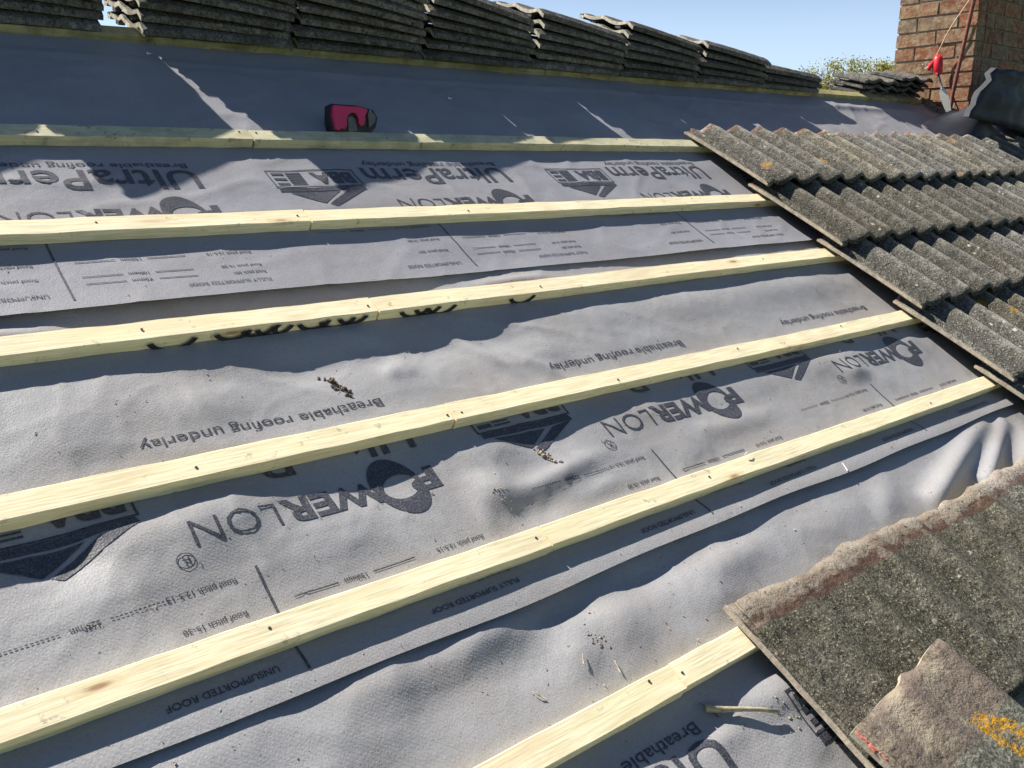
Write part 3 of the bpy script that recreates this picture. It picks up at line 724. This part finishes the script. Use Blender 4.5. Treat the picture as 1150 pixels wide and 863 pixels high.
# ------------------------------------------------------------------ chimney
CB = W(5.30, 2.14, 0); CX, CY, CZ = 1.02, .455, 1.75
ch = empty('chimney', Matrix.Translation(CB)); tag(ch, 'old red brick chimney stack at the top right, lit on its left face', 'chimney')
bm = bmesh.new(); lay = bm.faces.layers.float.new('brick')
rb = random.Random(8)
z = -.55; row = 0
def brick(x0, x1, y0, y1, z0, z1):
    n0 = len(bm.faces); j = .0035
    o_ = rb.uniform(-.003, .003)
    vs = box(bm, x0 + (o_ if x0 < .05 else 0), x1, y0 + (rb.uniform(-.003, .003) if y0 < .01 else 0), y1, z0, z1, 0, .0022)
    bm.faces.ensure_lookup_table(); val = rb.random()
    for f in bm.faces[n0:]: f[lay] = val
while z < CZ:
    h_ = .068; g_ = .011; off = 0 if row % 2 else 1
    # left (-x) face and right face: run along y
    ys = [0, .1045, .3395, CY] if off else [0, .222, CY]
    for a, b in zip(ys[:-1], ys[1:]):
        brick(0, .10, a + (g_ / 2 if a > 0 else 0), b - (g_ / 2 if b < CY else 0), z, z + h_)
        brick(CX - .10, CX, a + (g_ / 2 if a > 0 else 0), b - (g_ / 2 if b < CY else 0), z, z + h_)
    x = .10 + g_
    first = .10 if off else .215
    while x < CX - .10 - g_:
        x1 = min(x + (first if x < .12 else .215), CX - .10 - g_)
        if x1 - x > .03:
            brick(x, x1, 0, .10, z, z + h_); brick(x, x1, CY - .10, CY, z, z + h_)
        x = x1 + g_
    z += h_ + g_; row += 1
bmesh.ops.recalc_face_normals(bm, faces=bm.faces)
mesh_obj('brickwork', bm, M_BRICK, ch)
bm = bmesh.new(); box(bm, .007, CX - .007, .007, CY - .007, -.9, CZ - .02); mesh_obj('mortar_core', bm, M_JOINT, ch)
bm = bmesh.new(); box(bm, -.04, CX + .04, -.04, CY + .04, CZ + .001, CZ + .07); box(bm, -.02, CX + .02, -.02, CY + .02, CZ + .0701, CZ + .10); mesh_obj('chimney_cap', bm, M_JOINT, ch)
for xc in (.27, .75):
    bm = bmesh.new(); tube(bm, [(xc, CY / 2, CZ + .10), (xc, CY / 2, CZ + .40)], [.12, .10], 20); mesh_obj('chimney_pot', bm, M_WALL, ch)
# lead apron in front of the chimney, dressed up the brickwork
bm = bmesh.new()
rows = []
for j in range(13):
    r = []
    for i in range(40):
        x = 4.84 + 1.59 * i / 39; t = j / 12
        v = 1.93 + .24 * t; nn = .060 + .035 * t + .014 * fbm(x * 7, t * 4, 3.3, 3)
        nn += .10 * exp(-((x - 5.08) / .14) ** 2) * sin(pi * min(1, t * 1.1)) + .04 * exp(-((x - 5.5) / .2) ** 2) * t
        if x < 5.10: nn = nn * (max(0.0, (x - 4.84) / .26) ** .8) + .006
        r.append(bm.verts.new((x, v, nn)))
    rows.append(r)
for j in range(12):
    for i in range(39): bm.faces.new((rows[j][i], rows[j][i + 1], rows[j + 1][i + 1], rows[j + 1][i]))
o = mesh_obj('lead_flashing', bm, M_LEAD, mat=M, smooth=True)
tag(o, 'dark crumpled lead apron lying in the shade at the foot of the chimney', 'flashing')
# dark curved slab leaning in front of the shaded brick face
bm = bmesh.new(); BL, TL, TR, BR = Vector((4.86, 1.99, .15)), Vector((5.06, 2.10, .375)), Vector((5.50, 2.11, .37)), Vector((5.80, 1.98, .05))
nn_ = (TL - BL).cross(BR - BL).normalized()
if nn_.y > 0: nn_ = -nn_
F, G = [], []
for j in range(9):
    t = j / 8; f_, g_ = [], []
    for i in range(17):
        q = i / 16; p = BL.lerp(BR, q).lerp(TL.lerp(TR, q), t) + nn_ * (.07 * sin(pi * q) * (1 - .3 * t) + .034 * fbm(q * 5.5, t * 3.5, 1))
        f_.append(bm.verts.new(p)); g_.append(bm.verts.new(p - nn_ * .028))
    F.append(f_); G.append(g_)
for j in range(8):
    for i in range(16):
        bm.faces.new((F[j][i], F[j][i + 1], F[j + 1][i + 1], F[j + 1][i])).smooth = True
        bm.faces.new((G[j][i], G[j + 1][i], G[j + 1][i + 1], G[j][i + 1])).smooth = True
    for i in (0, 16): bm.faces.new((F[j][i], F[j + 1][i], G[j + 1][i], G[j][i]))
for j in (0, 8):
    for i in range(16): bm.faces.new((F[j][i], G[j][i], G[j][i + 1], F[j][i + 1]))
bmesh.ops.recalc_face_normals(bm, faces=bm.faces)
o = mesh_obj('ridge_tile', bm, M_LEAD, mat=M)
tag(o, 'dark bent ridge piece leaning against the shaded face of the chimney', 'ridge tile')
# mortar fillet along the foot of the chimney's lit face
bm = bmesh.new()
for k in range(26):
    a = W(5.285, 2.10 + .40 * k / 26 * .86, .0); s = .018
    p = (5.268 + random.uniform(-.012, .012), 2.12 + .0125 * k, .012 + random.uniform(-.004, .006))
    box(bm, p[0] - s, p[0] + s, p[1] - s * .7, p[1] + s * .7, 0, p[2] + .02, 0, .006)
o = mesh_obj('mortar_fillet', bm, M_JOINT, mat=M); tag(o, 'rough strip of old mortar along the foot of the lit chimney face', 'mortar')
for (u, v, s, rot, lab) in ((5.02, 2.430, .036, .3, 'small pale mortar piece on the ridge left of the tool'), (5.12, 2.425, .055, .5, 'longer pale mortar piece on the ridge beside the tool')):
    bm = bmesh.new(); box(bm, -s, s, -s * .3, s * .3, 0, .020, 0, .005)
    bmesh.ops.subdivide_edges(bm, edges=bm.edges[:], cuts=2, use_grid_fill=True)
    for v_ in bm.verts: v_.co += Vector((fbm(v_.co.x * 80, v_.co.y * 80, s), fbm(v_.co.y * 80, 3, s), fbm(v_.co.x * 70, 9, v_.co.y * 90))) * .004
    o = mesh_obj('mortar_piece', bm, M_MORTAR_PALE, mat=M @ Matrix.Translation((u, v + .03, .004)) @ Matrix.Rotation(rot, 4, 'Z'), smooth=True)
    tag(o, lab, 'mortar', 'mortar pieces by the chimney')

# ------------------------------------------------------------------ things around the chimney
bm = bmesh.new(); tube(bm, [(5.195, 2.20, .002), (5.20, 2.278, .143), (5.21, 2.482, .578), (5.22, 2.70, 1.04)], .0105, 10)
o = mesh_obj('metal_rod', bm, M_RUST, mat=M); tag(o, 'thin rusty red rod standing against the lit chimney face', 'rod')
bm = bmesh.new(); pts = []
for k in range(15):
    t = k / 14
    a = Vector((5.270, 2.53, .60)).lerp(Vector((5.262, 2.508, .215)), t)
    a.x += -.006 + .004 * sin(t * 9); a.y += .012 * sin(t * pi)
    pts.append(a)
for k in range(6):
    t = (k + 1) / 6; pts.append(Vector((5.262 - .10 * t, 2.508 - .0 * t, .215 - .04 * sin(t * pi) - .02 * t)))
tube(bm, pts, .0035, 6)
o = mesh_obj('cord', bm, M_CORD, mat=M); tag(o, 'thin pale cord hanging down the lit chimney face', 'cord')
# red-handled trowel standing on its blade
TA, TB = Vector((5.12, 2.196, .066)), Vector((5.12, 2.445, .245))
TL = (TB - TA).length
yv = (TB - TA).normalized(); zv = Vector((-.85, -.30, .42)); zv = (zv - yv * zv.dot(yv)).normalized(); xv = yv.cross(zv)
RM = Matrix(((xv.x, yv.x, zv.x, TA.x), (xv.y, yv.y, zv.y, TA.y), (xv.z, yv.z, zv.z, TA.z), (0, 0, 0, 1)))
tr = empty('trowel', M @ RM); tag(tr, 'red-handled trowel with a pale narrow blade propped beside the chimney', 'trowel')
bm = bmesh.new(); outl = [(0, -.06), (.016, .03), (.021, .09), (.016, .13), (.005, .15)]
pl = [(x, y) for x, y in outl] + [(-x, y) for x, y in outl[1:]][::-1]
va = [bm.verts.new((x, y, .0015)) for x, y in pl]; vb = [bm.verts.new((x, y, -.0015)) for x, y in pl]
bm.faces.new(va); bm.faces.new(vb[::-1])
for i in range(len(pl)): j = (i + 1) % len(pl); bm.faces.new((va[i], vb[i], vb[j], va[j]))
mesh_obj('blade', bm, M_STEEL, tr)
bm = bmesh.new(); tube(bm, [(0, .14, 0), (0, .19, .012), (0, .22, .012)], .006, 8); mesh_obj('shank', bm, M_GREY_PL, tr)
bm = bmesh.new(); tube(bm, [(0, .215, .012), (.004, .23, .012), (.012, .27, .012), (.024, .31, .012), (.03, .335, .012)], [.014, .026, .031, .030, .018], 14)
tube(bm, [(.0, .30, .012), (-.030, .285, .012), (-.045, .262, .010)], [.018, .015, .008], 10); mesh_obj('handle', bm, M_RED, tr, Matrix.Translation((0, .035, .002)) @ Matrix.Scale(.86, 4))

# ------------------------------------------------------------------ the pink and black tool behind the upper batten
t0 = empty('hand_tool', M @ Matrix.Translation((1.200, 1.920, .002)) @ Matrix.Rotation(radians(1), 4, 'Z') @ Matrix.Rotation(radians(-4), 4, 'Y') @ Matrix.Rotation(radians(50), 4, 'X') @ Matrix.Scale(.95, 4))
tag(t0, 'small pink and black hand tool resting on the underlay against the upper batten', 'hand tool')
def slab(outline, z0, z1, name, mat, parent, bev=.003, holes=None):
    bm = bmesh.new(); a = [bm.verts.new((x, y, z0)) for x, y in outline]; b = [bm.verts.new((x, y, z1)) for x, y in outline]
    bm.faces.new(a[::-1]); bm.faces.new(b)
    for i in range(len(a)): j = (i + 1) % len(a); bm.faces.new((a[i], a[j], b[j], b[i]))
    bmesh.ops.bevel(bm, geom=bm.edges[:], offset=bev, segments=2, affect='EDGES', profile=.5)
    bmesh.ops.recalc_face_normals(bm, faces=bm.faces)
    return mesh_obj(name, bm, mat, parent)
slab([(.0, .0), (.112, .0), (.138, .020), (.150, .046), (.138, .070), (.090, .084), (.006, .092), (-.004, .045)], -.022, .018, 'body', M_BLACK, t0)
slab([(.002, .020), (.014, .016), (.022, .024), (.032, .018), (.042, .030), (.040, .046), (.048, .060), (.062, .066), (.076, .062), (.082, .048), (.078, .034), (.086, .024), (.096, .028), (.102, .044), (.100, .056), (.112, .062), (.114, .070), (.088, .078), (.008, .086), (.000, .060)], .0165, .030, 'shell', M_PINK, t0, .0025)
slab([(.046, .012), (.074, .012), (.076, .046), (.064, .056), (.050, .052)], .0155, .0215, 'grip', M_GREY_PL, t0, .002)
slab([(.112, .018), (.136, .036), (.140, .052), (.126, .070), (.116, .060)], .0165, .0235, 'nose', M_GREY_PL, t0, .002)

# ------------------------------------------------------------------ small debris
def hf_at(u, v):
    if v > lap_edge(u, 'top'): return h_top(u, v)
    if v > lap_edge(u, 'low'): return h_mid(u, v)
    return h_low(u, v)
bm = bmesh.new()
pa = [(1.012, .212), (1.035, .196), (1.065, .180), (1.09, .165), (1.118, .148)]
tube(bm, [(u, v, hf_at(u, v) + .009 + .002 * (i % 2)) for i, (u, v) in enumerate(pa)], [.0062, .0048, .0038, .0034, .0028], 8)
o = mesh_obj('twig', bm, M_STICK, mat=M); tag(o, 'dry greenish stick lying on the underlay left of the near tiles', 'stick')
def clump(us, name, mat, label, cat, grp, n, spread, size, seed, dirv=(0, 0)):
    r = random.Random(seed); bm = bmesh.new()
    for k in range(n):
        t = r.gauss(0, 1); u = us[0] + t * dirv[0] + r.gauss(0, spread); v = us[1] + t * dirv[1] + r.gauss(0, spread)
        s = size * .75 * (.2 + r.random() ** 2) * (1.5 if k % 7 == 0 else 1)
        res = bmesh.ops.create_icosphere(bm, subdivisions=1, radius=s)
        z = hf_at(u, v) + s * .45
        for p in res['verts']:
            c = p.co.copy(); p.co = Vector((u + c.x * 1.3 + r.uniform(-s, s) * .3, v + c.y + r.uniform(-s, s) * .3, z + c.z * .7 + r.uniform(-s, s) * .25))
    o = mesh_obj(name, bm, mat, mat=M); tag(o, label, cat, grp)
clump((.775, 1.030), 'moss_clump', M_MOSS, 'dark brown moss crumbs on the underlay below the stencilled batten', 'moss', 'crumbs on the underlay', 80, .0055, .0040, 1, (.004, -.016))
clump((1.087, .752), 'moss_clump', M_CRUMB, 'brown crumbs at the tip of the printed mark under the jointed batten', 'moss', 'crumbs on the underlay', 60, .005, .0038, 2, (.004, -.010))
clump((.915, .385), 'moss_clump', M_CRUMB, 'patch of brown crumbs on the underlay above the foreground batten', 'moss', 'crumbs on the underlay', 45, .009, .0022, 3, (.004, -.008))
clump((1.13, .135), 'moss_clump', M_CRUMB, 'sandy crumbs beside the stick and the near tiles', 'moss', 'crumbs on the underlay', 60, .016, .0020, 4, (.010, -.008))
clump((.93, .675), 'moss_clump', M_CRUMB, 'thin trail of grit on the lump right of the large lettering', 'moss', 'crumbs on the underlay', 50, .006, .0018, 5, (.004, -.018))
# loose grit everywhere: one object
r = random.Random(31); bm = bmesh.new()
for k in range(2600):
    u = r.uniform(-.1, 2.6); v = r.choice([r.uniform(-.05, .54), r.uniform(-.05, 1.18), r.uniform(.3, 1.5)])
    if any(a - .001 < v < b + .001 for a, b in BATTENS): continue
    if v > lap_edge(u, 'low') - .01 and v < lap_edge(u, 'low') + .004: continue
    s = .0006 + .0016 * r.random() ** 3; z = hf_at(u, v)
    vs = [bm.verts.new((u + r.uniform(-1, 1) * s * 1.5, v + r.uniform(-1, 1) * s * 1.5, z + r.uniform(0, 1.6) * s)) for _ in range(4)]
    for f in ((0, 1, 2), (0, 2, 3), (0, 3, 1), (1, 3, 2)): bm.faces.new([vs[i] for i in f])
o = mesh_obj('grit', bm, M_CRUMB, mat=M); tag(o, 'fine grit scattered over the underlay', None, None, 'stuff')
def splinter(u, v, a, ln, mat, label, nm='wood_splinter', cat='splinter', w=.0012, hz=None):
    bm = bmesh.new(); z = (hf_at(u, v) if hz is None else hz) + .003
    tube(bm, [(-ln / 2, 0, 0), (0, .001, .002), (ln / 2, 0, .001)], [w, w * .9, w * .4], 5)
    o = mesh_obj(nm, bm, mat, mat=M @ Matrix.Translation((u, v, z)) @ Matrix.Rotation(a, 4, 'Z')); tag(o, label, cat, 'small splinters on the roof')
splinter(.765, .345, 2.2, .022, M_STICK, 'pale splinter in the hollow above the foreground batten, leftmost')
splinter(.865, .362, 1.0, .018, M_STICK, 'short brown splinter in the hollow above the foreground batten')
splinter(.915, .33, 1.4, .02, M_STICK, 'pale upright splinter just above the foreground batten')
splinter(1.79, .497, 1.3, .022, M_PAPER, 'white splinter on the narrow lap strip near the tiles')
splinter(1.02, .243 - .035, 2.0, .035, M_GREY_PL, 'thin grey sliver in the shade below the foreground batten')
splinter(1.72, .335, 2.4, .04, M_STICK, 'dark twig on the underlay beside the near tile heads')
splinter(1.53, .60, .2, .02, M_PAPER, 'white sliver lying along the narrow-strip batten', hz=.027)
for (u, v, s, lab) in ((.862, 2.34, .009, 'tiny pale scrap on the top underlay below the sunlit stack ends'), (1.745, 2.17, .010, 'tiny white scrap on the top underlay right of the pink tool'), (.2, .55 - .0, .0, '')):
    if not s: continue
    bm = bmesh.new(); g4 = [bm.verts.new((s * x, s * .6 * y, .0015 + .002 * ((i * 7) % 3))) for i, (x, y) in enumerate(((-1, -.8), (0, -1), (1, -.3), (.7, .9), (-.2, .6), (-.9, .8)))]
    bm.faces.new(g4)
    o = mesh_obj('paper_scrap', bm, M_PAPER, mat=M @ Matrix.Translation((u, v, hf_at(u, v) + .001))); tag(o, lab, 'scrap', 'scraps on the top underlay')

# ------------------------------------------------------------------ house below, ground, tree
hs = empty('house', Matrix.Translation((0, 0, 0))); tag(hs, 'house carrying the stripped roof', 'house')
yr = W(0, RIDGE_V).y; zr = W(0, RIDGE_V).z
y0 = W(0, -1.25).y; z0 = W(0, -1.25).z
bm = bmesh.new(); box(bm, -2.9, 7.6, y0 + .15, 2 * yr - y0 - .15, 0, z0 - .12); mesh_obj('wall', bm, M_WALL, hs)
bm = bmesh.new()
for x in (-2.9, 7.4):
    vs = [bm.verts.new(p) for p in ((x, y0 + .15, z0 - .119), (x, 2 * yr - y0 - .15, z0 - .119), (x, yr, zr - .20))]
    vt = [bm.verts.new(v.co + Vector((.2, 0, 0))) for v in vs]
    bm.faces.new(vs); bm.faces.new(vt[::-1])
    for i in range(3): j = (i + 1) % 3; bm.faces.new((vs[i], vt[i], vt[j], vs[j]))
bmesh.ops.recalc_face_normals(bm, faces=bm.faces)
mesh_obj('gable', bm, M_WALL, hs)
# far slope and the parts of this slope outside the picture: ribbed tile surface
def ribbed(name, ua, ub, va, vb, mat, far=False):
    bm = bmesh.new(); nx = int((ub - ua) / .025); courses = int(round((vb - va) / .33))
    for c in range(courses):
        a = va + c * .33; b = min(vb, a + .33); R1 = []; R2 = []
        for i in range(nx + 1):
            u = ua + (ub - ua) * i / nx; d = abs(((u + .075) % .15) - .075); z = .02 * exp(-(d / .036) ** 2)
            R1.append(bm.verts.new((u, a, z + .03))); R2.append(bm.verts.new((u, b, z + .005)))
        R0 = [bm.verts.new((p.co.x, p.co.y, p.co.z - .03)) for p in R1]
        for i in range(nx):
            bm.faces.new((R1[i], R1[i + 1], R2[i + 1], R2[i])); bm.faces.new((R0[i], R0[i + 1], R1[i + 1], R1[i]))
    return bm
MR = Matrix.Translation((0, 2 * yr, 0)) @ Matrix.Scale(-1, 4, (0, 1, 0)) @ M
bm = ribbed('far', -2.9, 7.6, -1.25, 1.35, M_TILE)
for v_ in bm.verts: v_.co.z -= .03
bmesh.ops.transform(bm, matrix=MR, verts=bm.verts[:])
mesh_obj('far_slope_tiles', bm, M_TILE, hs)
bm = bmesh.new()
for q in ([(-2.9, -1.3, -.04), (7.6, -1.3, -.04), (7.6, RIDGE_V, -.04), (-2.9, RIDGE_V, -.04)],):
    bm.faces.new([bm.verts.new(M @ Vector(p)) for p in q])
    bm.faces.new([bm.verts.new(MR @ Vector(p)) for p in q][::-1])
mesh_obj('roof_deck', bm, M_WOOD_DARK, hs)
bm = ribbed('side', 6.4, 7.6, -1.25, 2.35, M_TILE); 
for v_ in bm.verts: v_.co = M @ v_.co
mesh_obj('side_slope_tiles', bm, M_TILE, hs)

bm = bmesh.new(); s = 600
bm.faces.new([bm.verts.new(p) for p in ((-s, -s, 0), (s, -s, 0), (s, s, 0), (-s, s, 0))])
tag(mesh_obj('ground', bm, M_GRASS), None, None, None, 'structure')

def tree(x, y, hgt, rad, lab, seed, leaf_n=5200, spread=.2):
    r = random.Random(seed); t = empty('tree', Matrix.Translation((x, y, 0))); tag(t, lab, 'tree', 'trees beyond the ridge')
    bm = bmesh.new(); top = hgt * .55
    tube(bm, [(0, 0, -.1), (.05, .02, top * .5), (0, .08, top), (.08, 0, hgt * .8)], [.22, .17, .12, .05], 10)
    tips = []
    for k in range(130):
        a = r.uniform(0, 2 * pi); q = sqrt(r.random()); z0_ = r.uniform(.4, .75) * hgt
        e = Vector((cos(a) * q * rad, sin(a) * q * rad, hgt * (.55 + .45 * (1 - q * q * .55) * r.uniform(.55, 1.0))))
        m_ = Vector((e.x * .45, e.y * .45, (z0_ + e.z) / 2 + .1)); tube(bm, [(0, 0, z0_), m_, e], [.05, .03, .010], 5); tips.append(e)
        for q in range(5):
            b = m_.lerp(e, r.uniform(.3, 1)); e2 = b + Vector((r.gauss(0, .3), r.gauss(0, .3), r.uniform(.0, .35)))
            tube(bm, [b, (b + e2) / 2 + Vector((0, 0, .04)), e2], [.014, .010, .004], 4); tips.append(e2)
    mesh_obj('trunk', bm, M_BARK, t)
    bm = bmesh.new(); lay = bm.faces.layers.float.new('leaf')
    for k in range(leaf_n):
        c = tips[int(r.random() * len(tips))]
        p = c + Vector((r.gauss(0, spread), r.gauss(0, spread), r.gauss(0, spread * .8))); s_ = r.uniform(.018, .042)
        a = Vector((r.gauss(0, 1), r.gauss(0, 1), r.gauss(0, 1))).normalized() * s_; b = a.cross(Vector((r.gauss(0, 1), r.gauss(0, 1), r.gauss(0, 1)))).normalized() * s_ * .6
        f = bm.faces.new([bm.verts.new(p + a), bm.verts.new(p + b), bm.verts.new(p - a), bm.verts.new(p - b)]); f[lay] = r.random()
    mesh_obj('crown', bm, M_LEAF, t)
cam_loc = W(0, 0, H_CAM)
def along(d, dist): return cam_loc + Vector(d) * dist
p = along((.862, .500, .09), 30); tree(p.x, p.y, cam_loc.z + 30 * .106, 2.1, 'bright yellow-green tree beyond the ridge, in full spring leaf', 5, 80000, .13)
p = along((.840, .536, .08), 33); tree(p.x, p.y, cam_loc.z + 33 * .104, 1.2, 'thin almost bare tree just left of the yellow-green one', 6, 1500)

# ------------------------------------------------------------------ camera
cam = bpy.data.cameras.new('camera'); cam.sensor_width = 36; cam.lens = 999.164 / 1150 * 36; cam.clip_end = 2000; cam.clip_start = .02
co = bpy.data.objects.new('camera', cam); COL.objects.link(co)
Rr = Matrix(((Uc.x, Uc.y, Uc.z), (Vc.x, Vc.y, Vc.z), (Nc.x, Nc.y, Nc.z)))   # columns: camera axes in roof coordinates
co.matrix_world = M @ (Matrix.Translation((0, 0, H_CAM)) @ Rr.to_4x4())
SC.camera = co

# ------------------------------------------------------------------ light
w = bpy.data.worlds.new('World'); SC.world = w; w.use_nodes = True
nt = w.node_tree; sky = nt.nodes.new('ShaderNodeTexSky'); sky.sky_type = 'NISHITA'; sky.sun_disc = False
sky.sun_elevation = elev; sky.sun_rotation = math.atan2(S_W.x, S_W.y)
sky.air_density = .8; sky.dust_density = .5; sky.ozone_density = 2.5
bg = nt.nodes['Background']; nt.links.new(sky.outputs[0], bg.inputs[0]); bg.inputs[1].default_value = .05
tc = nt.nodes.new('ShaderNodeTexCoord'); sx = nt.nodes.new('ShaderNodeSeparateXYZ'); nt.links.new(tc.outputs['Generated'], sx.inputs[0])
rp = nt.nodes.new('ShaderNodeValToRGB'); el = rp.color_ramp.elements   # pale spring haze low in the sky
el[0].position = 0.0; el[0].color = (.33, .38, .44, 1); el[1].position = .45; el[1].color = (0, 0, 0, 1)
e2 = el.new(.13); e2.color = (.24, .28, .34, 1); e3 = el.new(.24); e3.color = (.04, .05, .075, 1)
nt.links.new(sx.outputs['Z'], rp.inputs['Fac'])
bg2 = nt.nodes.new('ShaderNodeBackground'); nt.links.new(rp.outputs['Color'], bg2.inputs[0])
dt = nt.nodes.new('ShaderNodeVectorMath'); dt.operation = 'DOT_PRODUCT'; dt.inputs[1].default_value = (.72, .69, 0); nt.links.new(tc.outputs['Generated'], dt.inputs[0])
mr = nt.nodes.new('ShaderNodeMapRange'); mr.inputs[1].default_value = -.9; mr.inputs[2].default_value = .9; mr.inputs[3].default_value = .06; mr.inputs[4].default_value = .62
nt.links.new(dt.outputs['Value'], mr.inputs[0]); nt.links.new(mr.outputs[0], bg2.inputs[1])
ad = nt.nodes.new('ShaderNodeAddShader'); nt.links.new(bg.outputs[0], ad.inputs[0]); nt.links.new(bg2.outputs[0], ad.inputs[1])
nt.links.new(ad.outputs[0], nt.nodes['World Output'].inputs['Surface'])
sl = bpy.data.lights.new('sun', 'SUN'); sl.energy = 5.0; sl.angle = radians(.53); sl.color = (1.0, .945, .86)
so = bpy.data.objects.new('sun', sl); COL.objects.link(so); so.rotation_euler = (-S_W).to_track_quat('-Z', 'Y').to_euler(); so.location = (0, 0, 12)
SC.view_settings.view_transform = 'Standard'; SC.view_settings.look = 'None'; SC.view_settings.gamma = 1; SC.view_settings.use_curve_mapping = False
SC.view_settings.exposure = 1.0
